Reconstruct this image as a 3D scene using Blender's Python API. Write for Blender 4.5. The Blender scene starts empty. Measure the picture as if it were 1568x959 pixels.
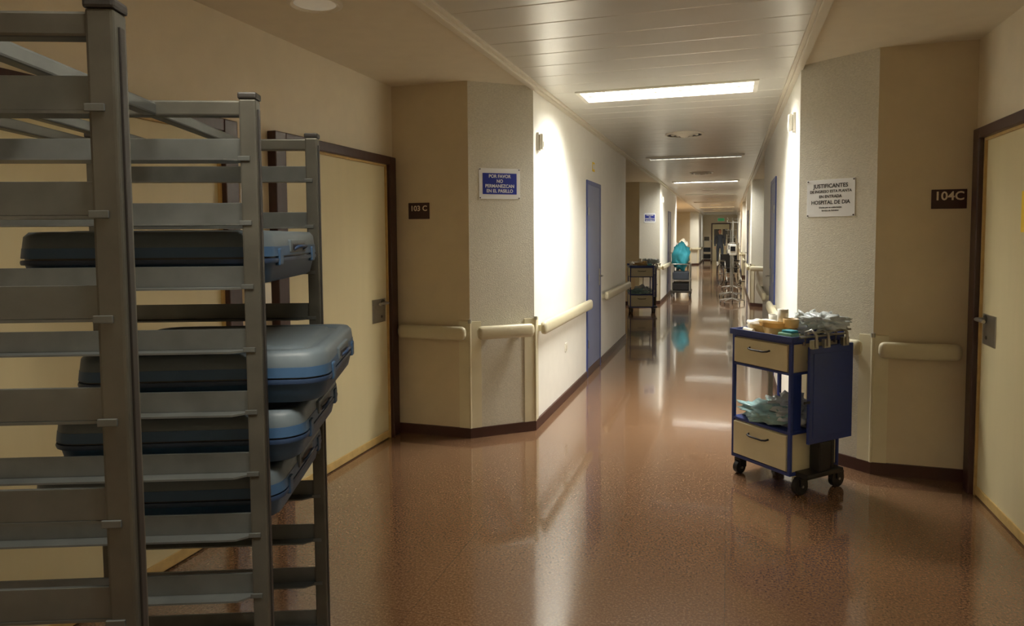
import bpy, bmesh, math, random
from mathutils import Vector, Matrix, noise
random.seed(4)
scene = bpy.context.scene

# ------------------------------------------------------------ materials
def lin(c):
    return tuple(((x/255)/12.92 if x/255 <= 0.04045 else (((x/255)+0.055)/1.055)**2.4) for x in c)

def mat(name, col, rough=0.5, metal=0.0, nscale=8.0, namt=0.06, bump=0.0, bscale=60.0,
        trans=0.0, emit=0.0, alpha=1.0, coat=0.0, stretch=None, spec=0.5):
    m = bpy.data.materials.new(name); m.use_nodes = True
    nt = m.node_tree; b = nt.nodes['Principled BSDF']
    c = lin(col)
    tc = nt.nodes.new('ShaderNodeTexCoord')
    mp = nt.nodes.new('ShaderNodeMapping')
    nt.links.new(tc.outputs['Object'], mp.inputs[0])
    if stretch: mp.inputs['Scale'].default_value = stretch
    n = nt.nodes.new('ShaderNodeTexNoise'); n.inputs['Scale'].default_value = nscale
    n.inputs['Detail'].default_value = 4
    nt.links.new(mp.outputs[0], n.inputs['Vector'])
    r = nt.nodes.new('ShaderNodeValToRGB')
    r.color_ramp.elements[0].position = 0.3; r.color_ramp.elements[1].position = 0.7
    r.color_ramp.elements[0].color = tuple(max(0, x*(1-namt)) for x in c)+(1,)
    r.color_ramp.elements[1].color = tuple(min(1, x*(1+namt)) for x in c)+(1,)
    nt.links.new(n.outputs['Fac'], r.inputs[0]); nt.links.new(r.outputs[0], b.inputs['Base Color'])
    b.inputs['Roughness'].default_value = rough
    b.inputs['Metallic'].default_value = metal
    b.inputs['Specular IOR Level'].default_value = spec
    b.inputs['Transmission Weight'].default_value = trans
    b.inputs['Alpha'].default_value = alpha
    b.inputs['Coat Weight'].default_value = coat
    if emit > 0:
        b.inputs['Emission Color'].default_value = c+(1,)
        b.inputs['Emission Strength'].default_value = emit
    if bump > 0:
        n2 = nt.nodes.new('ShaderNodeTexNoise'); n2.inputs['Scale'].default_value = bscale
        n2.inputs['Detail'].default_value = 3
        nt.links.new(mp.outputs[0], n2.inputs['Vector'])
        bp = nt.nodes.new('ShaderNodeBump'); bp.inputs['Strength'].default_value = bump
        bp.inputs['Distance'].default_value = 0.004
        nt.links.new(n2.outputs['Fac'], bp.inputs['Height'])
        nt.links.new(bp.outputs[0], b.inputs['Normal'])
    return m

M = {}
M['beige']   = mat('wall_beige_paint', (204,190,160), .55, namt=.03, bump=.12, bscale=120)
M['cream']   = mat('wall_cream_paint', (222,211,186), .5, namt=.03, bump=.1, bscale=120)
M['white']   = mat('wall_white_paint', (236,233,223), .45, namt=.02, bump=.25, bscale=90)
M['woven']   = mat('wall_textured_vinyl', (202,197,180), .55, namt=.10, nscale=70, bump=.7, bscale=110, stretch=(1,1,2.2))
M['plaster'] = mat('ceiling_plaster', (220,210,186), .6, namt=.03)
M['ceilmet'] = mat('ceiling_metal_panel', (216,213,202), .30, .25, namt=.03, nscale=3)
M['trim']    = mat('trim_cream_metal', (224,217,198), .4, namt=.02)
M['slab']    = mat('ceiling_void_dark', (60,58,54), .8)
M['void']    = mat('ceiling_joint', (100,96,90), .8)
M['base']    = mat('baseboard_dark_red', (66,38,30), .4, namt=.1)
M['baselt']  = mat('light_wood_strip', (190,160,100), .4, namt=.12, nscale=20)
M['rail']    = mat('handrail_cream_plastic', (196,187,158), .35, namt=.03)
M['guard']   = mat('corner_guard_plastic', (210,202,172), .4, namt=.03)
M['frame']   = mat('door_frame_maroon_wood', (54,26,22), .35, namt=.2, nscale=12, stretch=(6,6,.6))
M['leaf']    = mat('door_leaf_cream_laminate', (208,196,156), .42, namt=.02, nscale=4, stretch=(4,4,.4))
M['steel']   = mat('brushed_steel', (170,168,160), .3, .9, namt=.05, nscale=40)
M['dsteel']  = mat('dark_steel', (90,88,82), .35, .8)
M['dimmed']  = mat('fixture_inner_dimmed', (60,60,58), .5)  # insides of the far fixtures, coloured dark so they look less brightly lit
M['bluedoor']= mat('door_blue_grey_laminate', (112,120,152), .4, namt=.04)
M['bluefr']  = mat('door_frame_blue', (44,62,124), .35, namt=.05)
M['paper']   = mat('sign_paper', (224,225,224), .5, namt=.01)
M['signblue']= mat('sign_blue', (34,50,146), .4, namt=.02)
M['black']   = mat('black_plastic', (24,23,24), .45)
M['ink']     = mat('ink_black', (24,24,28), .6)
M['plate']   = mat('plate_dark_brown', (50,16,14), .35)
M['plateT']  = mat('plate_letters', (225,212,190), .5)
M['yellow']  = mat('yellow_paper', (240,205,40), .5)
M['rack']    = mat('rack_aluminium', (78,77,70), .40, .55, namt=.15, nscale=14)
M['rackL']   = mat('rack_rail_aluminium', (86,89,87), .38, .55, namt=.15, nscale=14)
M['rackcap'] = mat('rack_cap_dark', (30,27,24), .5)
M['trayb']   = mat('tray_blue_plastic', (44,72,102), .5, namt=.05, spec=.35)
M['trayl']   = mat('tray_lid_grey_plastic', (78,88,94), .5, namt=.05, spec=.35)
M['trayd']   = mat('tray_band_dark', (32,50,76), .5, spec=.35)
M['cblue']   = mat('cart_blue', (38,56,124), .35, namt=.04)
M['ccream']  = mat('cart_cream_laminate', (208,198,164), .4, namt=.03)
M['tan']     = mat('tan_plastic', (206,176,122), .4)
M['whitep']  = mat('white_plastic', (232,228,214), .4)
M['bag']     = mat('clear_plastic_bag', (236,244,242), .14, trans=.45, bump=.8, bscale=25, namt=.05)
M['teal']    = mat('teal_plastic_bag', (168,206,206), .16, trans=.35, bump=.8, bscale=22, namt=.15, nscale=18)
M['tealcl']  = mat('teal_cloth', (52,150,166), .7, namt=.15)
M['green']   = mat('green_pad', (120,170,140), .6)
M['exit']    = mat('exit_sign_green', (60,150,90), .4, emit=.2)
M['lens']    = mat('downlight_lens', (226,220,200), .3, emit=.1)
M['skin']    = mat('skin', (190,140,112), .5)
M['scrub']   = mat('dark_scrubs', (52,58,66), .75)
M['hair']    = mat('dark_hair', (34,26,22), .6)
M['linen']   = mat('white_linen', (226,226,220), .8, namt=.06)

def floor_mat():
    m = bpy.data.materials.new('floor_terracotta_vinyl'); m.use_nodes = True
    nt = m.node_tree; b = nt.nodes['Principled BSDF']
    tc = nt.nodes.new('ShaderNodeTexCoord')
    n = nt.nodes.new('ShaderNodeTexNoise'); n.inputs['Scale'].default_value = 95; n.inputs['Detail'].default_value = 6; n.inputs['Roughness'].default_value=.75
    nt.links.new(tc.outputs['Object'], n.inputs['Vector'])
    r = nt.nodes.new('ShaderNodeValToRGB')
    e = r.color_ramp.elements
    e[0].position=.34; e[0].color=lin((96,70,49))+(1,)
    e[1].position=.68; e[1].color=lin((158,126,98))+(1,)
    k = e.new(.5); k.color=lin((122,90,65))+(1,)
    nt.links.new(n.outputs['Fac'], r.inputs[0])
    n2 = nt.nodes.new('ShaderNodeTexNoise'); n2.inputs['Scale'].default_value = 1.3; n2.inputs['Detail'].default_value=5
    nt.links.new(tc.outputs['Object'], n2.inputs['Vector'])
    mx = nt.nodes.new('ShaderNodeMix'); mx.data_type='RGBA'; mx.blend_type='MULTIPLY'
    mx.inputs[0].default_value=.25
    nt.links.new(r.outputs[0], mx.inputs[6]); nt.links.new(n2.outputs['Fac'], mx.inputs[7])
    br = nt.nodes.new('ShaderNodeTexBrick'); br.inputs['Scale'].default_value=1.0
    br.inputs['Brick Width'].default_value=1.2; br.inputs['Row Height'].default_value=1.2
    br.inputs['Mortar Size'].default_value=.0022; br.offset=0
    br.inputs['Color1'].default_value=(1,1,1,1); br.inputs['Color2'].default_value=(.96,.96,.96,1); br.inputs['Mortar'].default_value=(.74,.72,.70,1)
    nt.links.new(tc.outputs['Object'], br.inputs['Vector'])
    mx2 = nt.nodes.new('ShaderNodeMix'); mx2.data_type='RGBA'; mx2.blend_type='MULTIPLY'; mx2.inputs[0].default_value=1
    nt.links.new(mx.outputs[2], mx2.inputs[6]); nt.links.new(br.outputs['Color'], mx2.inputs[7])
    nt.links.new(mx2.outputs[2], b.inputs['Base Color'])
    mr = nt.nodes.new('ShaderNodeMapRange'); mr.inputs[3].default_value=.09; mr.inputs[4].default_value=.17
    nt.links.new(n2.outputs['Fac'], mr.inputs[0]); nt.links.new(mr.outputs[0], b.inputs['Roughness'])
    n3 = nt.nodes.new('ShaderNodeTexNoise'); n3.inputs['Scale'].default_value=7; nt.links.new(tc.outputs['Object'], n3.inputs['Vector'])
    bp = nt.nodes.new('ShaderNodeBump'); bp.inputs['Strength'].default_value=.06; bp.inputs['Distance'].default_value=.004
    nt.links.new(n3.outputs['Fac'], bp.inputs['Height']); nt.links.new(bp.outputs[0], b.inputs['Normal'])
    b.inputs['Specular IOR Level'].default_value=.8
    b.inputs['Coat Weight'].default_value=.6; b.inputs['Coat Roughness'].default_value=.05
    nt.links.new(bp.outputs[0], b.inputs['Coat Normal'])
    return m
M['floor'] = floor_mat()

# ------------------------------------------------------------ mesh builder
class MB:
    def __init__(s, name):
        s.name=name; s.v=[]; s.f=[]; s.fm=[]; s.sm=[]; s.mats=[]
    def mi(s, m):
        if m not in s.mats: s.mats.append(m)
        return s.mats.index(m)
    def add(s, verts, faces, m, smooth=False, T=None):
        o=len(s.v)
        for v in verts:
            v=Vector(v)
            if T is not None: v=T@v
            s.v.append(v)
        i=s.mi(m)
        for f in faces:
            s.f.append([o+k for k in f]); s.fm.append(i); s.sm.append(smooth)
    def addbm(s, bm, m, smooth=False, T=None):
        bm.verts.index_update()
        s.add([v.co.copy() for v in bm.verts], [[v.index for v in f.verts] for f in bm.faces], m, smooth, T)
        bm.free()
    def box(s, lo, hi, m, bev=0, T=None, seg=2):
        bm=bmesh.new(); bmesh.ops.create_cube(bm,size=1)
        lo=Vector(lo); hi=Vector(hi); c=(lo+hi)/2; d=hi-lo
        for v in bm.verts: v.co=Vector((v.co.x*d.x+c.x, v.co.y*d.y+c.y, v.co.z*d.z+c.z))
        if bev>0:
            bmesh.ops.bevel(bm, geom=bm.edges[:], offset=min(bev, min(abs(d.x),abs(d.y),abs(d.z))*.45), segments=seg, affect='EDGES', profile=.6)
        s.addbm(bm,m,False,T)
    def cyl(s, a, b, r, m, seg=16, r2=None, T=None, caps=True):
        a=Vector(a); b=Vector(b); r2=r if r2 is None else r2
        z=(b-a).normalized(); x=z.orthogonal().normalized(); y=z.cross(x)
        vs=[]; fs=[]
        for i in range(seg):
            t=2*math.pi*i/seg; d=x*math.cos(t)+y*math.sin(t)
            vs.append(a+d*r); vs.append(b+d*r2)
        for i in range(seg):
            j=(i+1)%seg; fs.append([2*i,2*j,2*j+1,2*i+1])
        s.add(vs,fs,m,True,T)
        if caps:
            s.add([vs[2*i] for i in range(seg)],[list(range(seg))[::-1]],m,False,T)
            s.add([vs[2*i+1] for i in range(seg)],[list(range(seg))],m,False,T)
    def tube(s, pts, r, m, seg=10, T=None):
        pts=[Vector(p) for p in pts]; n=len(pts); rings=[]
        prev=None
        for i,p in enumerate(pts):
            t=(pts[min(i+1,n-1)]-pts[max(i-1,0)]).normalized()
            x=t.orthogonal().normalized() if prev is None else (prev-t*prev.dot(t)).normalized()
            prev=x; y=t.cross(x)
            rings.append([p+(x*math.cos(2*math.pi*k/seg)+y*math.sin(2*math.pi*k/seg))*r for k in range(seg)])
        s.loft(rings,m,True,T)
    def loft(s, rings, m, smooth=True, T=None, cap=True):
        n=len(rings[0]); vs=[v for r in rings for v in r]; fs=[]
        for i in range(len(rings)-1):
            for k in range(n):
                j=(k+1)%n; fs.append([i*n+k,i*n+j,(i+1)*n+j,(i+1)*n+k])
        s.add(vs,fs,m,smooth,T)
        if cap:
            s.add(rings[0],[list(range(n))[::-1]],m,False,T)
            s.add(rings[-1],[list(range(n))],m,False,T)
    def lathe(s, prof, c, m, seg=24, T=None, smooth=True):
        c=Vector(c)
        s.loft([[c+Vector((r*math.cos(2*math.pi*k/seg), r*math.sin(2*math.pi*k/seg), z)) for k in range(seg)] for r,z in prof], m, smooth, T)
    def ring(s, prof, m, seg=32):
        n=len(prof); vs=[]; fs=[]
        for k in range(seg):
            a=2*math.pi*k/seg
            for r,z in prof: vs.append((r*math.cos(a),r*math.sin(a),z))
        for k in range(seg):
            kk=(k+1)%seg
            for i in range(n):
                j=(i+1)%n; fs.append([k*n+i,kk*n+i,kk*n+j,k*n+j])
        s.add(vs,fs,m,False)
    def prism(s, poly, z0, z1, mats, top=None, T=None):
        n=len(poly)
        for i in range(n):
            j=(i+1)%n; a=poly[i]; b=poly[j]
            mm=mats[i] if isinstance(mats,list) else mats
            s.add([(a[0],a[1],z0),(b[0],b[1],z0),(b[0],b[1],z1),(a[0],a[1],z1)],[[0,1,2,3]],mm,False,T)
        tm=top or (mats[0] if isinstance(mats,list) else mats)
        s.add([(p[0],p[1],z1) for p in poly],[list(range(n))],tm,False,T)
        s.add([(p[0],p[1],z0) for p in poly],[list(range(n))[::-1]],tm,False,T)
    def text(s, body, size, m, T, sx=1.0, ext=.0006, bold=.012):
        cu=bpy.data.curves.new('t','FONT'); cu.body=body; cu.size=size; cu.align_x='CENTER'; cu.align_y='CENTER'; cu.extrude=ext
        cu.space_line=.95; cu.resolution_u=3; cu.offset=size*bold
        ob=bpy.data.objects.new('t',cu); scene.collection.objects.link(ob)
        dg=bpy.context.evaluated_depsgraph_get(); dg.update()
        me=bpy.data.meshes.new_from_object(ob.evaluated_get(dg))
        vs=[Vector((v.co.x*sx,v.co.y,v.co.z)) for v in me.vertices]; fs=[list(p.vertices) for p in me.polygons]
        s.add(vs,fs,m,False,T)
        bpy.data.objects.remove(ob); bpy.data.meshes.remove(me); bpy.data.curves.remove(cu)
    def blob(s, c, rad, m, sub=3, amp=.25, freq=3.0, seed=0, T=None, floorz=None, smooth=True):
        bm=bmesh.new(); bmesh.ops.create_icosphere(bm,subdivisions=sub,radius=1)
        for v in bm.verts:
            p=v.co.copy(); k=1+amp*noise.noise(p*freq+Vector((seed*7.3,seed*3.1,0)))+amp*.6*noise.noise(p*freq*2.7+Vector((seed,5,9)))
            v.co=Vector((p.x*rad[0]*k+c[0], p.y*rad[1]*k+c[1], p.z*rad[2]*k+c[2]))
            if floorz is not None and v.co.z<floorz: v.co.z=floorz
        s.addbm(bm,m,smooth,T)
    def build(s, T=None, parent=None):
        me=bpy.data.meshes.new(s.name)
        me.from_pydata([tuple(v) for v in s.v],[],s.f)
        for m in s.mats: me.materials.append(m)
        me.polygons.foreach_set('material_index', s.fm)
        me.polygons.foreach_set('use_smooth', s.sm)
        me.validate()
        bm=bmesh.new(); bm.from_mesh(me); bmesh.ops.recalc_face_normals(bm,faces=bm.faces[:]); bm.to_mesh(me); bm.free()
        me.update()
        ob=bpy.data.objects.new(s.name,me); scene.collection.objects.link(ob)
        if T is not None: ob.matrix_world=T
        if parent is not None: ob.parent=parent
        return ob

def face_T(origin, normal):
    n=Vector(normal).normalized(); up=Vector((0,0,1)); r=up.cross(n).normalized()
    R=Matrix((r,up,n)).transposed().to_4x4()
    return Matrix.Translation(Vector(origin))@R

# ------------------------------------------------------------ dimensions
XL, XR = -1.41, 0.45
NL, NR = -2.42, 1.38
H = 2.62
YB, YE = -6.0, 41.0
CH_L, CH_R = -1.81, .86
LIGHTS = [0.7-4.8, 0.7, 5.53, 10.33, 15.13, 19.93, 24.73, 29.53, 34.33, 39.0]
LX0, LX1 = -1.15, .19

b=MB('floor'); b.box((-4.6,YB-.1,-.1),(1.6,YE+.1,0),M['floor']); b.build()

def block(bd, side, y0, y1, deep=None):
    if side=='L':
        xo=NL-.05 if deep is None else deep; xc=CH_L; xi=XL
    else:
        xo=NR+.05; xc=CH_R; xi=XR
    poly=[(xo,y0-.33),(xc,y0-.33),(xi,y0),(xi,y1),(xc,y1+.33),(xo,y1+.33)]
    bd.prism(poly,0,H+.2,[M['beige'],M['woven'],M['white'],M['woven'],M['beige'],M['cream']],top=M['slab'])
wl=MB('wall_left')
wl.box((NL-.12,YB,0),(NL,19.9,H+.2),M['cream'])
block(wl,'L',5.0,9.85); block(wl,'L',15.0,19.85,deep=-4.45)
block(wl,'L',35.0,42,deep=-4.45)
wl.box((-4.55,19.9,0),(-4.4,35,H+.2),M['cream'])
wl.build()
wr=MB('wall_right')
wr.box((NR,YB,0),(NR+.12,YE,H+.2),M['cream'])
for y in (5.0,15.0,25.0,35.0): block(wr,'R',y,y+4.85)
wr.build()
b=MB('wall_back'); b.box((NL-.12,YB-.1,0),(NR+.12,YB,H+.2),M['cream']); b.build()
b=MB('wall_front'); b.box((-2.5,YE,0),(NR+.12,YE+.1,H+.2),M['beige']); b.build()

c=MB('ceiling')
c.box((-4.6,YB-.1,H+.2),(1.6,YE+.1,H+.3),M['slab'])
c.box((NL-.1,YB,H),(XL,19.9,H+.03),M['plaster']); c.box((-4.45,19.9,H),(XL,YE,H+.03),M['plaster'])
c.box((XR,YB,H),(NR+.1,YE,H+.03),M['plaster'])
def metal_strip(y0,y1,x0,x1):
    n=max(1,round((y1-y0)/.30)); w=(y1-y0)/n; g=.003; d=.003
    for i in range(n):
        a=y0+i*w; e=a+w
        pr=[(a+g*.3,H+.02),(a+g*.3,H+d),(a+g*2,H),(e-g*2,H),(e-g*.3,H+d),(e-g*.3,H+.02)]
        vs=[(x0,p[0],p[1]) for p in pr]+[(x1,p[0],p[1]) for p in pr]
        c.add(vs,[[k,k+1,k+7,k+6] for k in range(5)],M['ceilmet'])
prev=YB
for ly in LIGHTS:
    a=ly-.21; e=ly+.21
    metal_strip(prev,a,XL,XR)
    metal_strip(a,e,XL,LX0); metal_strip(a,e,LX1,XR)
    prev=e
metal_strip(prev,YE,XL,XR)
c.box((XL,YB,H+.021),(LX0-.02,YE,H+.024),M['void']); c.box((LX1+.02,YB,H+.021),(XR,YE,H+.024),M['void'])
prev=YB
for ly in LIGHTS+[YE+.22]:
    c.box((LX0-.02,prev,H+.021),(LX1+.02,ly-.22,H+.024),M['void']); prev=ly+.22
c.build()

for nm,x,s in (('trim_1',XL,1),('trim_2',XR,-1)):
    b=MB(nm)
    b.box((x-.012 if s>0 else x-.035,YB,H-.03),(x+.035 if s>0 else x+.012,YE,H+.004),M['trim'],.006)
    b.box((x+(.035 if s>0 else -.06),YB,H-.014),(x+(.06 if s>0 else -.035),YE,H+.004),M['trim'],.004)
    b.build()

LIP=[.012,.012,.012,.02,.018,.030,.032,.034,.034,.034]  # front lip depths; added baffle drop on far fixtures hides the bright lamps
for i,ly in enumerate(LIGHTS):
    b=MB('ceiling_light_fixture')
    z=H; fr=.035; lp=LIP[i]
    inner=M['whitep'] if i<3 else M['dimmed']; side=M['steel'] if i<3 else M['dimmed']
    b.box((LX0-.01,ly-.22,z-lp),(LX1+.01,ly-.22+fr,z+.01),M['whitep'],.003)
    b.box((LX0-.01,ly+.22-fr,z-(.012 if i<3 else .004)),(LX1+.01,ly+.22,z+.01),M['whitep'],.003)
    b.box((LX0-.01,ly-.185,z-.012),(LX0+.025,ly+.185,z+.01),M['whitep'],.003)
    b.box((LX1-.025,ly-.185,z-.012),(LX1+.01,ly+.185,z+.01),M['whitep'],.003)
    for (x0,x1,y0,y1) in ((LX0,LX1,ly-.2,ly-.19),(LX0,LX1,ly+.19,ly+.2),(LX0,LX0+.01,ly-.2,ly+.2),(LX1-.01,LX1,ly-.2,ly+.2)):
        b.box((x0,y0,z+.01),(x1,y1,z+.10),side)
    b.box((LX0,ly-.2,z+.10),(LX1,ly+.2,z+.11),M['whitep'])
    b.box((LX0+.02,ly-.02,z-.002),(LX1-.02,ly+.02,z+.06),inner)
    n=14
    for k in range(1,n):
        x=LX0+(LX1-LX0)*k/n
        b.box((x-.0015,ly-.185,z+.004),(x+.0015,ly+.185,z+.03),side)
    b.build()
def area(name, loc, sx, sy, p, col=(1,.95,.85), spread=165):
    L=bpy.data.lights.new(name,'AREA'); L.shape='RECTANGLE'; L.size=sx; L.size_y=sy; L.energy=p; L.color=col
    L.spread=math.radians(spread)
    o=bpy.data.objects.new(name,L); o.location=loc; scene.collection.objects.link(o)
    return o
PW=[130,58,112,5,90,85,85,85,80,30]
for ly,p in zip(LIGHTS,PW):
    col=(1,.93,.80) if ly<3 else (1,.985,.93)
    area('fluorescent_lamp',((LX0+LX1)/2,ly-.095,H+.07),LX1-LX0-.08,.12,p/2,col)
    area('fluorescent_lamp',((LX0+LX1)/2,ly+.095,H+.07),LX1-LX0-.08,.12,p/2,col)
b=MB('ceiling_light_panel'); b.box((-3.6,26,H-.02),(-2.6,29,H-.001),M['whitep'],.004); b.build()
area('lounge_lamp',(-3.1,27.5,H-.03),.9,2.6,280,(1,.88,.62))

def diffuser(x,y):
    b=MB('ceiling_air_diffuser')
    for r,z in ((.21,0),(.15,-.008),(.095,-.016),(.05,-.024)):
        b.ring([(r,z),(r,z-.006),(r-.022,z-.018),(r-.026,z-.014)],M['trim'])
    b.lathe([(.195,-.001),(.19,-.004),(.01,-.004)],(0,0,0),M['black'],32)
    b.lathe([(.018,-.004),(.018,-.036),(.004,-.040)],(0,0,0),M['trim'],16)
    b.build(Matrix.Translation((x,y,H)))
for y in (7.9,12.9,17.6,22.3,27.1,32): diffuser(-.48,y)
b=MB('recessed_downlight')
b.ring([(.13,0),(.13,-.008),(.115,-.014),(.10,-.008),(.10,0)],M['trim'],36)
b.lathe([(.10,-.004),(.06,-.010),(.01,-.012)],(0,0,0),M['lens'],36)
b.build(Matrix.Translation((-1.9,2.9,H)))

def skirting(name, pts, m, h=.075, th=.014):
    b=MB(name)
    for (p,q) in zip(pts[:-1],pts[1:]):
        if p is None or q is None: continue
        p=Vector((p[0],p[1],0)); q=Vector((q[0],q[1],0)); d=(q-p).normalized(); n=Vector((d.y,-d.x,0))
        b.prism([tuple((p-d*th*.3)[:2]),tuple((q+d*th*.3)[:2]),tuple((q+d*th*.3+n*th)[:2]),tuple((p-d*th*.3+n*th)[:2])],0,h,m)
    b.build()
skirting('baseboard_left',[(NL,YB),(NL,1.35),None,(NL,2.90),(NL,3.20),None,(NL,4.62),(NL,4.67),(CH_L,4.67),(XL,5.0),(XL,6.98),None,(XL,7.82),(XL,9.85),(CH_L,10.18),(NL,10.18),(NL,14.67),(CH_L,14.67),(XL,15.0),(XL,16.98),None,(XL,17.82),(XL,19.85),(CH_L,20.18),(-4.4,20.18),(-4.4,34.67),(CH_L,34.67),(XL,35),(XL,YE)],M['base'])
rp=[(NR,YB),(NR,3.10),None,(NR,4.55),(NR,4.67)]
for k in range(4):
    y=5+10*k
    rp+=[(CH_R,y-.33),(XR,y),(XR,y+2.28),None,(XR,y+3.12),(XR,y+4.85),(CH_R,y+5.18),(NR,y+5.18)]
    if k<3: rp+=[(NR,y+9.67)]
skirting('baseboard_right',[p for p in rp[::-1]],M['base'])
b=MB('baseboard_front'); b.box((XL,YE-.014,0),(-.95,YE,.075),M['base']); b.box((.1,YE-.014,0),(XR,YE,.075),M['base']); b.build()

def handrail(p,q,z=.79):
    b=MB('wall_handrail')
    p=Vector((p[0],p[1],0)); q=Vector((q[0],q[1],0)); d=(q-p).normalized(); n=Vector((d.y,-d.x,0)); L=(q-p).length
    prof=[]
    for k in range(20):
        t=2*math.pi*k/20
        a=math.copysign(abs(math.cos(t))**.7,math.cos(t))*.027; zz=math.copysign(abs(math.sin(t))**.7,math.sin(t))*.050
        prof.append((a,zz))
    rings=[]
    for s_,sc in ((0,.45),(.006,.75),(.02,.95),(.035,1),(L-.035,1),(L-.02,.95),(L-.006,.75),(L,.45)):
        rings.append([p+d*s_+n*(.062+a*sc)+Vector((0,0,z+zz*sc)) for a,zz in prof])
    b.loft(rings,M['rail'])
    nb=max(2,int(L/.9)+1)
    for i in range(nb):
        s_=.10+(L-.20)*i/(nb-1); o=p+d*s_
        T=Matrix((( d.x,n.x,0,o.x),(d.y,n.y,0,o.y),(0,0,1,z),(0,0,0,1)))
        b.box((-.02,0,-.035),(.02,.045,.015),M['guard'],.004,T=T)
    b.build()
def guards(pt, d1, d2, name='corner_guard'):
    b=MB(name); P=Vector((pt[0],pt[1],0))
    for d,n in (d1,d2):
        d=Vector(d+(0,)).normalized(); n=Vector(n+(0,)).normalized()
        a=P; e=P+d*.085
        b.prism([tuple(a[:2]),tuple(e[:2]),tuple((e+n*.008)[:2]),tuple((a+n*.010)[:2])],.075,.87,M['guard'])
    n=(Vector(d1[1]+(0,))+Vector(d2[1]+(0,))).normalized()
    b.cyl(P+n*.014+Vector((0,0,.86)),P+n*.014+Vector((0,0,.885)),.014,M['steel'],12)
    b.cyl(P+n*.010+Vector((0,0,.075)),P+n*.010+Vector((0,0,.865)),.009,M['guard'],12)
    b.build()
def uvec(a,b): v=Vector(b)-Vector(a); v.normalize(); return (v.x,v.y)
s2L=uvec((CH_L,4.67),(XL,5.0)); nL=(s2L[1],-s2L[0])
def left_set(y, full=True):
    a=(CH_L,y-.33); e=(XL,y)
    d=Vector(s2L)
    handrail((NL+.06,y-.33),(CH_L-.01,y-.33))
    handrail((a[0]+d.x*.04,a[1]+d.y*.04),(e[0]-d.x*.03,e[1]-d.y*.03))
    handrail((XL,y+.03),(XL,y+1.93))
    if full:
        handrail((XL,y+2.86),(XL,y+4.8))
    guards(a,((-1,0),(0,-1)),(s2L,nL)); guards(e,((-s2L[0],-s2L[1]),nL),((0,1),(1,0)))
left_set(5.0); left_set(15.0); left_set(35.0)
sR=uvec((CH_R,4.67),(XR,5.0)); nR=(-sR[1],sR[0])
if nR[1]>0: nR=(sR[1],-sR[0])
for k in range(4):
    y=5+10*k; a=(CH_R,y-.33); e=(XR,y); d=Vector(sR)
    handrail((CH_R+.02,y-.33),(NR-.06,y-.33))
    handrail((e[0]-d.x*.03,e[1]-d.y*.03),(a[0]+d.x*.04,a[1]+d.y*.04))
    handrail((XR,y+2.2),(XR,y+.03)); handrail((XR,y+4.8),(XR,y+3.16))
    guards(a,((1,0),(0,-1)),(sR,nR)); guards(e,((-sR[0],-sR[1]),nR),((0,1),(-1,0)))

# ------------------------------------------------------------ doors
def room_door(name, X, side, y0, y1, h=2.025, handle_at='far'):
    b=MB(name); fw=.095; ft=.06; s=side
    def bx(xa,xb,ya,yb,za,zb,m,bev=0):
        x0,x1=sorted((X+s*xa,X+s*xb)); b.box((x0,ya,za),(x1,yb,zb),m,bev)
    bx(0,.055,y0,y0+fw,0,h+ft,M['frame'],.006)
    bx(0,.055,y1-fw,y1,0,h+ft,M['frame'],.006)
    bx(0,.055,y0+fw,y1-fw,h,h+ft,M['frame'],.006)
    bx(0,.028,y0+fw,y0+fw+.014,0,h,M['baselt']); bx(0,.028,y1-fw-.014,y1-fw,0,h,M['baselt']); bx(0,.028,y0+fw,y1-fw,h-.014,h,M['baselt'])
    bx(0,.015,y0+fw+.014,y1-fw-.014,.008,h-.014,M['leaf'],.003)
    bx(.015,.024,y0+fw+.014,y1-fw-.014,.008,.06,M['baselt'],.003)
    yh=(y1-fw-.13) if handle_at=='far' else (y0+fw+.13)
    bx(.015,.019,yh-.10,yh+.09,.88,1.05,M['steel'],.002)
    yl=yh+.05; hz=1.02
    b.cyl((X+s*.017,yl,hz),(X+s*.024,yl,hz),.024,M['dsteel'],20)
    b.tube([(X+s*.02,yl,hz),(X+s*.06,yl,hz),(X+s*.068,yl-.01,hz),(X+s*.068,yl-.13,hz)],.010,M['steel'])
    b.cyl((X+s*.018,yl-.02,.92),(X+s*.022,yl-.02,.92),.010,M['dsteel'],12)
    b.build()
room_door('door_1',NL,1,3.20,4.62)
room_door('door_2',NL,1,1.45,2.90)
room_door('door_3',NR,-1,3.10,4.55)
for i,(X,s,y0) in enumerate(((NL,1,11.2),(NL,1,12.9),(NR,-1,13.2))):
    room_door('door_%d'%(4+i),X,s,y0,y0+1.3)
def blue_door(nm,X,s,y0,y1):
    b=MB(nm); h=2.03
    def bx(xa,xb,ya,yb,za,zb,m,bev=0):
        x0,x1=sorted((X+s*xa,X+s*xb)); b.box((x0,ya,za),(x1,yb,zb),m,bev)
    bx(0,.012,y0,y0+.045,0,h+.045,M['bluefr'],.003); bx(0,.012,y1-.045,y1,0,h+.045,M['bluefr'],.003); bx(0,.012,y0+.045,y1-.045,h,h+.045,M['bluefr'],.003)
    bx(0,.008,y0+.045,y1-.045,.006,h,M['bluedoor'],.002)
    bx(.008,.010,y0+.05,y1-.05,.006,.09,M['base'])
    for z in (.35,1.05,1.75): b.cyl((X+s*.016,y0+.05,z-.04),(X+s*.016,y0+.05,z+.04),.007,M['steel'],10)
    bx(.008,.014,y1-.12,y1-.07,.93,1.12,M['steel'],.002)
    b.tube([(X+s*.012,y1-.095,1.04),(X+s*.05,y1-.095,1.04),(X+s*.055,y1-.11,1.04),(X+s*.055,y1-.2,1.04)],.008,M['steel'])
    b.build()
i=7
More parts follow.
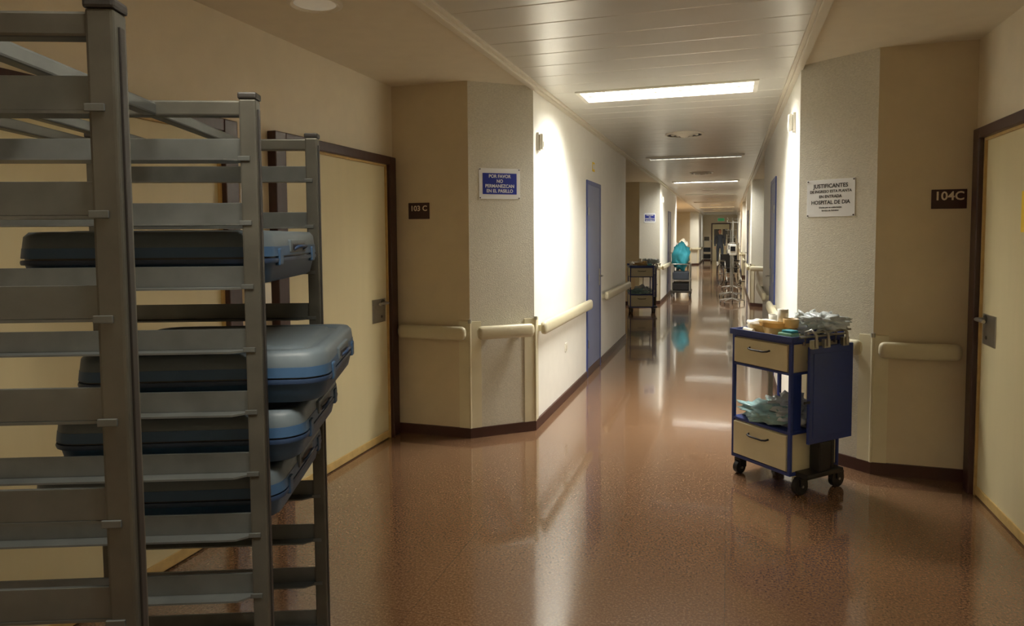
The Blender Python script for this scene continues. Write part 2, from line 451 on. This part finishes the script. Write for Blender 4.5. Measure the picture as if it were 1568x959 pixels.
for y in (5,15): blue_door('door_%d'%i,XL,1,y+2.0,y+2.8); i+=1
for y in (5,15,25,35): blue_door('door_%d'%i,XR,-1,y+2.3,y+3.1); i+=1
b=MB('door_13')
b.box((-.95,YE-.05,0),(-.89,YE,2.14),M['frame'],.005); b.box((.04,YE-.05,0),(.10,YE,2.14),M['frame'],.005); b.box((-.89,YE-.05,2.08),(.04,YE,2.14),M['frame'],.005)
b.box((-.89,YE-.03,.008),(-.428,YE,2.08),M['leaf'],.003); b.box((-.422,YE-.03,.008),(.04,YE,2.08),M['leaf'],.003)
for x in (-.66,-.19): b.box((x-.14,YE-.036,.95),(x+.14,YE-.028,1.8),M['dsteel'],.003)
b.build()
b=MB('exit_sign'); b.box((-.62,YE-.06,2.24),(-.22,YE,2.44),M['whitep'],.006); b.box((-.60,YE-.066,2.26),(-.24,YE-.058,2.42),M['exit']); b.build()

# ------------------------------------------------------------ signs
def plate(name, pos, normal, txt, w, h, ts=.66):
    b=MB(name); b.box((-w/2,-h/2,0),(w/2,h/2,.008),M['plate'],.003)
    b.text(txt,h*ts,M['plateT'],Matrix.Translation((0,h*.14,.0085)),1.0,bold=.02)
    b.build(face_T(pos,normal))
plate('room_number_plate',(-2.205,4.67,1.69),(0,-1,0),'103 C',.17,.12,.46)
plate('room_number_plate',(1.245,4.67,1.70),(0,-1,0),'104C',.185,.115,.62)
def chamfer_sign(pos,normal,w,h,kind,name):
    b=MB(name)
    b.box((-w/2,-h/2,0),(w/2,h/2,.003),M['paper'],.001)
    if kind=='blue':
        b.box((-w/2+.028,-h/2+.035,.003),(w/2-.028,h/2-.035,.0042),M['signblue'])
        for i,l in enumerate(('POR FAVOR','NO','PERMANEZCAN','EN EL PASILLO')):
            b.text(l,.034,M['paper'],Matrix.Translation((0,.054-.036*i,.0048)),.95,bold=.025)
    else:
        for i,(l,sz) in enumerate((('JUSTIFICANTES',.036),('DE INGRESO ESTA PLANTA',.024),('EN ENTRADA',.026),('HOSPITAL DE DIA',.034),('Gracias por su colaboracion',.014),('Servicio de Admision',.014))):
            b.text(l,sz,M['ink'],Matrix.Translation((0,(.078,.043,.010,-.028,-.060,-.080)[i],.0034)),.98,.0003,bold=.025)
    for (x,y) in ((-w/2+.008,h/2-.008),(w/2-.008,h/2-.008),(-w/2+.008,-h/2+.008),(w/2-.008,-h/2+.008)):
        b.cyl((x,y,.003),(x,y,.006),.005,M['dsteel'],10)
    b.build(face_T(pos,normal))
mid=lambda a,b,t:(a[0]+(b[0]-a[0])*t,a[1]+(b[1]-a[1])*t)
pL=mid((CH_L,4.67),(XL,5.0),.47)
chamfer_sign((pL[0],pL[1],1.885),nL+(0,),.325,.225,'blue','blue_notice_sign')
pL2=mid((CH_L,14.67),(XL,15.0),.5)
chamfer_sign((pL2[0],pL2[1],1.86),nL+(0,),.30,.21,'blue','blue_notice_sign')
pR=mid((XR,5.0),(CH_R,4.67),.43)
chamfer_sign((pR[0],pR[1],1.73),nR+(0,),.33,.24,'w','paper_notice_sign')
b=MB('yellow_door_notice'); b.box((-.11,-.10,0),(.11,.10,.002),M['yellow']); b.box((-.08,.03,.002),(.08,.07,.0025),M['ink']); b.build(face_T((NR-.017,3.83,1.60),(-1,0,0)))
b=MB('small_door_sign'); b.box((-.06,-.05,0),(.06,.05,.004),M['yellow'],.001); b.box((-.045,-.025,.004),(.045,.03,.0048),M['paper']); b.build(face_T((XL,7.4,2.24),(1,0,0)))
b=MB('wall_poster'); b.box((-.08,-.11,0),(.08,.11,.004),M['paper'],.001); b.box((-.07,-.10,.004),(.07,.0,.005),M['signblue']); b.box((-.07,.02,.004),(.07,.09,.005),M['tealcl']); b.build(face_T((NL,3.05,1.69),(1,0,0)))
b=MB('hand_gel_dispenser'); b.box((-.05,-.10,0),(.05,.10,.03),M['whitep'],.006); b.box((-.04,-.12,.03),(.04,.06,.09),M['whitep'],.012); b.box((-.03,-.145,.045),(.03,-.12,.08),M['cblue'],.006); b.build(face_T((NL,3.05,1.20),(1,0,0)))
def wall_box(pos,normal):
    b=MB('wall_call_lamp'); b.box((-.035,-.07,0),(.035,.07,.02),M['whitep'],.005); b.box((-.028,-.06,.02),(.028,.06,.05),M['whitep'],.012); b.box((-.018,-.04,.05),(.018,.0,.054),M['lens'],.002); b.build(face_T(pos,normal))
wall_box((XL,5.12,2.22),(1,0,0)); wall_box((XR,5.35,2.30),(-1,0,0)); wall_box((XL,15.3,2.26),(1,0,0))
b=MB('wall_socket'); b.box((-.04,-.04,0),(.04,.04,.008),M['whitep'],.003); b.lathe([(.026,.008),(.024,.004),(.003,.004)],(0,0,.005),M['trim'],20)
b.cyl((-.009,0,.009),(-.009,0,.0105),.003,M['black'],8); b.cyl((.009,0,.009),(.009,0,.0105),.003,M['black'],8); b.build(face_T((XL,6.05,.48),(1,0,0)))

# ------------------------------------------------------------ tray rack
def rrect(w,l,r,z,n=6,cx=0,cy=0):
    pts=[]
    for (sx,sy,a0) in ((1,1,0),(-1,1,90),(-1,-1,180),(1,-1,270)):
        for k in range(n+1):
            a=math.radians(a0+90*k/n)
            pts.append(Vector((cx+sx*(l/2-r)+r*math.cos(a), cy+sy*(w/2-r)+r*math.sin(a), z)))
    return pts
def tray(T,parent):
    b=MB('meal_tray_box'); w=.51; l=.55; k=1.12
    R=lambda w,l,r,z: rrect(w,l,r,z*k)
    b.loft([R(w-.05,l-.05,.05,0),R(w-.03,l-.03,.055,.006),R(w-.012,l-.012,.06,.042)],M['trayb'])
    b.loft([R(w,l,.062,.041),R(w+.002,l+.002,.062,.046),R(w,l,.062,.050)],M['trayd'])
    b.loft([R(w-.012,l-.012,.06,.050),R(w-.012,l-.012,.06,.054)],M['black'])
    b.loft([R(w,l,.062,.054),R(w-.004,l-.004,.062,.074)],M['trayb'])
    b.loft([R(w-.006,l-.006,.06,.074),R(w-.012,l-.012,.058,.096),R(w-.03,l-.03,.052,.105),R(w-.075,l-.075,.045,.106),R(w-.085,l-.085,.043,.099),R(w-.12,l-.12,.04,.099),R(w-.13,l-.13,.04,.106),R(w-.17,l-.17,.035,.108)],M['trayl'])
    for s in (1,-1):
        x0,x1=sorted((s*(l/2-.012),s*(l/2+.003)))
        b.box((x0,-.075,.066),(x1,.075,.098),M['trayl'],.004)
        x0,x1=sorted((s*(l/2-.012),s*(l/2+.004)))
        b.box((x0,-.06,.071),(x1,.06,.089),M['black'],.003)
        b.tube([(s*(l/2-.002),-.045,.070),(s*(l/2+.012),-.04,.080),(s*(l/2+.012),.04,.080),(s*(l/2-.002),.045,.070)],.004,M['trayd'],8)
        for y in (-.16,.16):
            x0,x1=sorted((s*(l/2-.02),s*(l/2+.004))); b.box((x0,y-.015,.038),(x1,y+.015,.078),M['trayb'],.004)
    o=b.build(); o.parent=parent; o.matrix_local=T
    return o
RT=Matrix.Translation((-.765,.695,0))@Matrix.Rotation(math.radians(21),4,'Z')
rk=bpy.data.objects.new('tray_rack_trolley',None); scene.collection.objects.link(rk); rk.matrix_world=RT
b=MB('rack_frame'); D=.62; SP=.57; HT=1.79; nodes=[1.665-.135*k for k in range(12)]
p=.0175
for fi in range(3):
    y=fi*SP
    for x in (0,-D):
        b.box((x-p,y-p,.16),(x+p,y+p,HT),M['rack'],.004)
        b.box((x-p-.002,y-p-.002,HT),(x+p+.002,y+p+.002,HT+.014),M['rackcap'],.004)
        b.box((x+p-.001,y-.006,.18),(x+p+.003,y+.006,HT-.02),M['rackcap'],.001)
    b.box((-D,y-.015,HT-.035),(0,y+.015,HT-.003),M['rack'],.004)
    b.box((-D,y-.015,.16),(0,y+.015,.20),M['rack'],.004)
    for z in nodes:
        b.box((-D+p-.01,y-.003,z),(-p+.01,y+.003,z+.044),M['rackL'],.001)
        ya=y-.036 if fi>0 else y-.004; yb=y+.036 if fi<2 else y+.004
        b.prism([(-D,y-.003),(-D+.04,ya),(-.045,ya),(-.0,y-.003),(.0,y+.003),(-.045,yb),(-D+.04,yb),(-D,y+.003)],z-.004,z,M['rackL'])
        b.box((-p-.004,y-p-.003,z-.004),(p*.2,y-p+.001,z+.006),M['rackL'],.001)
        b.box((-p-.004,y+p-.001,z-.004),(p*.2,y+p+.003,z+.006),M['rackL'],.001)
for x in (-.2,-.46):
    b.box((x-.014,0,HT-.034),(x+.014,2*SP,HT-.008),M['rackL'],.004)
for x in (0,-D):
    b.box((x-.016,p,.162),(x+.016,2*SP-p,.198),M['rack'],.004)
b.box((-D-.018,p,HT-.034),(-D+.012,2*SP-p,HT-.006),M['rack'],.004)
for x in (0,-D):
    for y in (0,2*SP):
        b.cyl((x,y,.115),(x,y,.165),.018,M['steel'],12); b.box((x-.02,y-.03,.045),(x-.014,y+.03,.12),M['steel'],.002); b.box((x+.014,y-.03,.045),(x+.02,y+.03,.12),M['steel'],.002)
        b.box((x-.02,y-.03,.112),(x+.02,y+.03,.118),M['steel'])
        b.cyl((x-.012,y,.055),(x+.012,y,.055),.055,M['black'],24); b.cyl((x-.022,y,.055),(x+.022,y,.055),.008,M['steel'],10)
fr_=b.build(); fr_.parent=rk
for z,xr,rot,dy in ((1.397,.022,0,0),(1.127,.130,2,.0),(.992,.078,1.2,.0),(.857,.028,.8,0),):
    tray(Matrix.Translation((xr-.275,1.5*SP+dy,z))@Matrix.Rotation(math.radians(rot),4,'Z'),rk)

# ------------------------------------------------------------ nursing cart
def cart(T, items=True):
    E=bpy.data.objects.new('nursing_cart',None); scene.collection.objects.link(E); E.matrix_world=T
    b=MB('cart_body'); w=.45; d=.42
    B=M['cblue']; C=M['ccream']
    for x in (0,w-.02):
        for y in (0,d-.02): b.box((x,y,.11),(x+.02,y+.02,.885),B,.004)
    b.box((0,0,.105),(w,d,.125),B,.004)
    b.box((.01,.012,.125),(w-.01,d-.01,.345),C)
    b.box((0,0,.345),(w,d,.362),B,.004)
    b.box((.01,.012,.70),(w-.01,d-.01,.87),C)
    b.box((0,0,.690),(w,d,.705),B,.004); b.box((0,0,.868),(w,d,.88),B,.004)
    b.box((.024,-.008,.132),(w-.024,.014,.338),C,.004)
    b.box((.024,-.008,.711),(w-.024,.014,.862),C,.004)
    for (zc) in (.285,.815):
        b.tube([(.15,-.008,zc),(.155,-.028,zc-.004),(.18,-.034,zc-.008),(.27,-.034,zc-.008),(.295,-.028,zc-.004),(.30,-.008,zc)],.0055,M['black'],8)
    b.box((-.01,-.01,.88),(w+.01,d+.01,.898),C,.005)
    for (lo,hi) in (((-.012,-.012,.88),(w+.012,-.002,.915)),((-.012,d+.002,.88),(w+.012,d+.012,.94)),((-.012,-.002,.88),(-.002,d+.002,.915)),((w+.002,-.002,.88),(w+.012,d+.002,.915))):
        b.box(lo,hi,B,.003)
    b.box((w-.02,.02,.36),(w-.012,.10,.69),B); b.box((.012,.30,.36),(.02,.34,.69),M['steel'])
    b.cyl((.30,d-.03,.36),(.30,d-.03,.69),.008,M['steel'],10)
    b.box((w+.05,.07,.30),(w+.068,d+.02,.86),B,.004)
    b.box((w+.068,.10,.34),(w+.071,d-.01,.82),B,.001)
    for y in (.14,.34):
        for z in (.42,.76): b.box((w,y-.015,z-.01),(w+.05,y+.015,z+.01),M['steel'],.002)
    for y in (.10,.20,.36):
        b.tube([(w+.0,y,.86),(w+.02,y-.01,.94),(w+.06,y-.01,.955),(w+.09,y-.01,.93),(w+.09,y-.005,.86)],.008,M['steel'],8)
        b.box((w+.06,y-.03,.85),(w+.085,y+.02,.90),M['steel'],.004)
    b.tube([(w+.06,.06,.94),(w+.06,d,.94)],.007,M['steel'],8)
    b.tube([(w+.02,.04,.91),(w+.02,d+.02,.91)],.007,M['steel'],8)
    b.box((w+.069,.02,.54),(w+.075,.07,.555),M['black'],.002)
    b.box((w+.0,.16,.12),(w+.07,.26,.30),M['black'],.01)
    b.cyl((w+.035,.30,.10),(w+.035,.30,.29),.02,M['black'],12)
    b.box((w-.01,.05,.10),(w+.08,.36,.13),M['black'],.008)
    for (x,y,r) in ((.04,.04,.04),(w+.02,.07,.052),(.04,d-.04,.04),(w+.03,d-.05,.052)):
        b.cyl((x,y,.085),(x,y,.112),.016,M['steel'],12)
        b.box((x-.024,y-.028,r),(x-.018,y+.028,.098),M['black'],.004); b.box((x+.018,y-.028,r),(x+.024,y+.028,.098),M['black'],.004); b.box((x-.024,y-.03,.085),(x+.024,y+.03,.098),M['black'],.004)
        b.cyl((x-.015,y-.01,r),(x+.015,y-.01,r),r,M['black'],20); b.cyl((x-.026,y-.01,r),(x+.026,y-.01,r),.008,M['steel'],10)
    o=b.build(); o.parent=E
    if items:
        b=MB('cart_supplies')
        z=.8985
        for (cx,cy,rot,dz) in ((.13,.12,0,0),(.27,.10,.5,.0),(.20,.13,.2,.022)):
            pts=lambda s,zz:[Vector((cx+ (math.cos(t)*.10*s)*math.cos(rot)-(math.sin(t)*.055*s+.02*math.cos(2*t)*s)*math.sin(rot), cy+(math.cos(t)*.10*s)*math.sin(rot)+(math.sin(t)*.055*s+.02*math.cos(2*t)*s)*math.cos(rot), z+dz+zz)) for t in [2*math.pi*k/28 for k in range(28)]]
            b.loft([pts(.8,0),pts(.85,.004),pts(1,.045),pts(1.06,.047),pts(.96,.043),pts(.8,.008)],M['tan'])
        b.lathe([(.04,.0),(.046,.045),(.046,.05),(.04,.05),(.036,.012),(.003,.010)],(.30,.17,z+.045),M['tan'],24)
        b.lathe([(.032,.0),(.032,.075),(.012,.075),(.012,.0)],(.22,.19,z+.069),M['whitep'],24)
        b.lathe([(.03,.0),(.035,.09),(.037,.09),(.031,.005),(.003,.004)],(.06,.30,z),M['whitep'],20)
        b.box((.02,.20,z),(.11,.27,z+.06),M['whitep'],.006); b.box((.11,.27,z),(.20,.34,z+.075),M['paper'],.005)
        b.blob((.06,.14,z+.03),(.05,.06,.04),M['whitep'],3,.35,2.5,3,floorz=z)
        b.blob((.33,.31,z+.06),(.12,.08,.07),M['bag'],4,.7,2.6,1,floorz=z)
        b.blob((.46,.26,z+.09),(.12,.09,.04),M['bag'],4,.8,3.1,8,floorz=z)
        b.box((.33,.02,z+.0),(.43,.09,z+.03),M['green'],.008); b.box((.35,.03,z+.03),(.42,.09,z+.045),M['tealcl'],.006)
        b.box((.27,.25,z+.0),(.40,.33,z+.035),M['signblue'],.006)
        b.cyl((.04,.06,z+.012),(.14,.03,z+.012),.012,M['whitep'],12)
        zz=.3625
        b.blob((.19,.12,zz+.05),(.20,.13,.05),M['teal'],4,.6,2.4,11,floorz=zz)
        b.blob((.32,.16,zz+.06),(.11,.13,.06),M['bag'],4,.6,2.8,14,floorz=zz)
        b.blob((.25,.24,zz+.07),(.13,.10,.08),M['bag'],4,.7,2.7,17,floorz=zz)
        b.box((.10,.10,zz),(.26,.22,zz+.03),M['tealcl'],.006)
        b.box((.28,.12,zz),(.38,.24,zz+.05),M['tan'],.006)
        o=b.build(); o.parent=E
    return E
cart(Matrix.Translation((.03,4.46,0))@Matrix.Rotation(math.radians(-45),4,'Z'))
cart(Matrix.Translation((-1.79,13.1,0))@Matrix.Rotation(math.radians(14),4,'Z'))

def linen(x,y,sack):
    b=MB('linen_trolley')
    for x_ in (-.2,.2):
        for y_ in (-.3,.3):
            b.tube([(x_,y_,.12),(x_,y_,.80)],.014,M['steel'],8); b.cyl((x_-.012,y_,.05),(x_+.012,y_,.05),.05,M['black'],16); b.box((x_-.02,y_-.03,.05),(x_+.02,y_+.03,.125),M['dsteel'],.004)
    b.box((-.23,-.33,.12),(.23,.33,.17),M['dsteel'],.01); b.box((-.22,-.32,.40),(.22,.32,.43),M['steel'],.006)
    b.box((-.20,-.28,.171),(.20,.28,.36),M['black'],.03); b.box((-.19,-.27,.431),(.19,.27,.62),M['scrub'],.03)
    b.tube([(-.2,-.3,.80),(.2,-.3,.80),(.2,.3,.80),(-.2,.3,.80),(-.2,-.3,.80)],.014,M['steel'],8)
    b.blob((-.02,0,.98),(.20,.28,.34),sack,4,.28,1.8,21)
    b.build(Matrix.Translation((x,y,0)))
linen(-1.07,16.9,M['tealcl']); linen(-1.75,23.5,M['linen']); linen(-1.9,31.0,M['linen'])

def iv(x,y,h=1.9):
    b=MB('infusion_stand')
    for k in range(5):
        a=2*math.pi*k/5+.3; e=(.26*math.cos(a),.26*math.sin(a),.075)
        b.tube([(0,0,.12),(e[0]*.5,e[1]*.5,.10),e],.014,M['steel'],8); b.cyl((e[0]-.01,e[1],.03),(e[0]+.01,e[1],.03),.03,M['black'],14); b.cyl((e[0],e[1],.04),(e[0],e[1],.08),.008,M['steel'],8)
    b.cyl((0,0,.1),(0,0,1.0),.014,M['steel'],12); b.cyl((0,0,1.0),(0,0,h),.009,M['steel'],12)
    b.tube([(-.12,0,h+.04),(-.12,0,h),(.12,0,h),(.12,0,h+.04)],.006,M['steel'],8); b.tube([(0,-.12,h+.04),(0,-.12,h),(0,.12,h),(0,.12,h+.04)],.006,M['steel'],8)
    b.box((-.07,-.09,1.05),(.07,.02,1.28),M['whitep'],.012); b.box((-.05,-.096,1.14),(.05,-.088,1.24),M['black'],.002)
    b.build(Matrix.Translation((x,y,0)))
iv(.09,15.4,1.75); iv(.09,19.2); iv(.05,17.0,1.6)
def wheelchair(x,y,rz):
    b=MB('wheelchair')
    for s in (-.26,.26):
        ring=[(s,.30*math.cos(t),.31+.30*math.sin(t)) for t in [2*math.pi*k/28 for k in range(29)]]
        b.tube(ring,.014,M['black'],8)
        for k in range(8):
            t=math.pi*k/4; b.cyl((s,0,.31),(s,.29*math.cos(t),.31+.29*math.sin(t)),.003,M['steel'],6)
        b.cyl((s-.03,0,.31),(s+.03,0,.31),.03,M['steel'],14)
        i=s*.82
        b.tube([(i,.28,.95),(i,.20,.92),(i,.18,.5),(i,.18,.31),(i,-.35,.35),(i,-.45,.12)],.012,M['steel'],8)
        b.tube([(i,.18,.70),(i,-.25,.70),(i,-.28,.5)],.012,M['steel'],8); b.box((i-.025,-.25,.70),(i+.025,.12,.73),M['black'],.008)
        b.cyl((i-.012,-.34,.08),(i+.012,-.34,.08),.08,M['black'],18); b.cyl((i,-.34,.08),(i,-.34,.34),.01,M['steel'],8)
        b.box((i-.07,-.55,.10),(i+.07,-.42,.115),M['black'],.004)
    b.box((-.21,-.26,.48),(.21,.18,.51),M['black'],.012); b.box((-.21,.17,.52),(.21,.20,.90),M['black'],.01)
    b.build(Matrix.Translation((x,y,0))@Matrix.Rotation(rz,4,'Z'))
wheelchair(.02,21.5,math.radians(20))
def utility(x,y,h=1.0,col='steel'):
    b=MB('utility_trolley')
    for sx in (-.2,.2):
        for sy in (-.35,.35):
            b.cyl((sx,sy,.1),(sx,sy,h),.014,M['steel'],10); b.cyl((sx-.012,sy,.05),(sx+.012,sy,.05),.05,M['black'],16); b.cyl((sx,sy,.06),(sx,sy,.11),.008,M['steel'],8)
    for z in (.18,.55,h-.06): b.box((-.21,-.37,z),(.21,.37,z+.03),M[col],.006)
    b.box((-.17,-.3,.212),(.17,.25,.45),M['black'],.02); b.box((-.18,-.25,.582),(.16,.3,.80),M['scrub'],.02)
    b.box((-.16,-.28,h-.03),(.1,.1,h+.18),M['dsteel'],.02)
    b.build(Matrix.Translation((x,y,0)))
utility(.12,24.5,1.2); utility(.12,28.5,1.3); utility(-1.08,38,1.2); utility(.12,33,1.5); utility(.10,30.5,1.1)

# ------------------------------------------------------------ person far down the corridor
def person(x,y,rz):
    E=bpy.data.objects.new('hospital_worker',None); scene.collection.objects.link(E)
    def skin(name,verts,edges,rad,m,sub=2):
        me=bpy.data.meshes.new(name); me.from_pydata(verts,edges,[]); me.materials.append(m)
        o=bpy.data.objects.new(name,me); scene.collection.objects.link(o)
        md=o.modifiers.new('s','SKIN'); md.use_smooth_shade=True
        for i,r in enumerate(rad): me.skin_vertices[0].data[i].radius=r if isinstance(r,tuple) else (r,r); me.skin_vertices[0].data[i].use_root=(i==0)
        sb=o.modifiers.new('u','SUBSURF'); sb.levels=sub; sb.render_levels=sub
        o.parent=E; return o
    V=[(0,0,.95),(0,0,1.12),(0,-.01,1.30),(0,0,1.43),(0,0,1.50),
       (.19,0,1.40),(.25,.0,1.13),(.24,-.08,.90),(-.19,0,1.40),(-.25,.03,1.13),(-.24,-.02,.89),
       (.10,0,.88),(.11,-.08,.50),(.11,-.02,.09),(-.10,0,.88),(-.10,.07,.50),(-.10,.12,.10)]
    Ed=[(0,1),(1,2),(2,3),(3,4),(3,5),(5,6),(6,7),(3,8),(8,9),(9,10),(0,11),(11,12),(12,13),(0,14),(14,15),(15,16)]
    R=[(.15,.11),(.13,.10),(.16,.115),(.10,.08),.05,.065,.05,.036,.065,.05,.036,.095,.065,.05,.095,.065,.05]
    skin('clothed_body',V,Ed,R,M['scrub'])
    skin('head',[(0,0,1.50),(0,-.01,1.57),(0,-.02,1.66),(0,0,1.74)],[(0,1),(1,2),(2,3)],[.05,.065,(.075,.095),.06],M['skin'])
    skin('hair',[(0,.03,1.60),(0,.035,1.69),(0,.005,1.76)],[(0,1),(1,2)],[.06,(.085,.085),.07],M['hair'])
    b=MB('face')
    b.blob((0,-.125,1.63),(.014,.02,.02),M['skin'],2,0,1); b.box((-.022,-.108,1.593),(.022,-.100,1.60),M['plate'],.002)
    for s in (-1,1): b.blob((s*.03,-.105,1.655),(.011,.008,.008),M['hair'],2,0,1); b.blob((s*.082,-.01,1.64),(.01,.02,.03),M['skin'],2,0,1)
    o=b.build(); o.parent=E
    for s,hx,hy,hz in ((1,.24,-.09,.88),(-1,-.24,-.03,.87)):
        vs=[(hx,hy,hz),(hx,hy-.01,hz-.08)]; ed=[(0,1)]; rd=[.028,(.02,.04)]
        for k in range(4):
            n=len(vs); yy=hy-.035+k*.02; ln=(.06,.075,.07,.055)[k]
            vs+=[(hx,yy,hz-.09-ln*.5),(hx-s*.012,yy,hz-.09-ln)]; ed+=[(1,n),(n,n+1)]; rd+=[.009,.007]
        n=len(vs); vs+=[(hx-s*.01,hy-.045,hz-.05),(hx-s*.02,hy-.055,hz-.09)]; ed+=[(0,n),(n,n+1)]; rd+=[.011,.009]
        skin('hand',vs,ed,rd,M['skin'],1)
    b=MB('shoes')
    for x_,y_,z_ in ((.11,-.05,0),(-.10,.09,0)): b.loft([rrect(.26,.09,.04,z_+.0,cx=x_,cy=y_),rrect(.265,.095,.045,z_+.03,cx=x_,cy=y_),rrect(.22,.08,.038,z_+.07,cx=x_,cy=y_+.01),rrect(.12,.07,.03,z_+.10,cx=x_,cy=y_+.05)],M['whitep'])
    o=b.build(); o.parent=E
    E.matrix_world=Matrix.Translation((x,y,0))@Matrix.Rotation(rz,4,'Z')
person(-.42,36.5,math.radians(8))

# ------------------------------------------------------------ world, camera
w=bpy.data.worlds.new('w'); scene.world=w; w.use_nodes=True
w.node_tree.nodes['Background'].inputs[0].default_value=(.9,.85,.75,1); w.node_tree.nodes['Background'].inputs[1].default_value=.1
cam=bpy.data.cameras.new('camera'); co=bpy.data.objects.new('camera',cam); scene.collection.objects.link(co)
cam.sensor_width=36; cam.lens=24; cam.shift_y=-.037; cam.clip_start=.02
co.matrix_world=Matrix.Translation((0,0,1.5))@Matrix.Rotation(math.radians(17.6),4,'Z')@Matrix.Rotation(math.radians(90-3.3),4,'X')@Matrix.Rotation(math.radians(-.4),4,'Z')
scene.camera=co
scene.view_settings.view_transform='Standard'
scene.view_settings.look='None'
scene.view_settings.exposure=.2
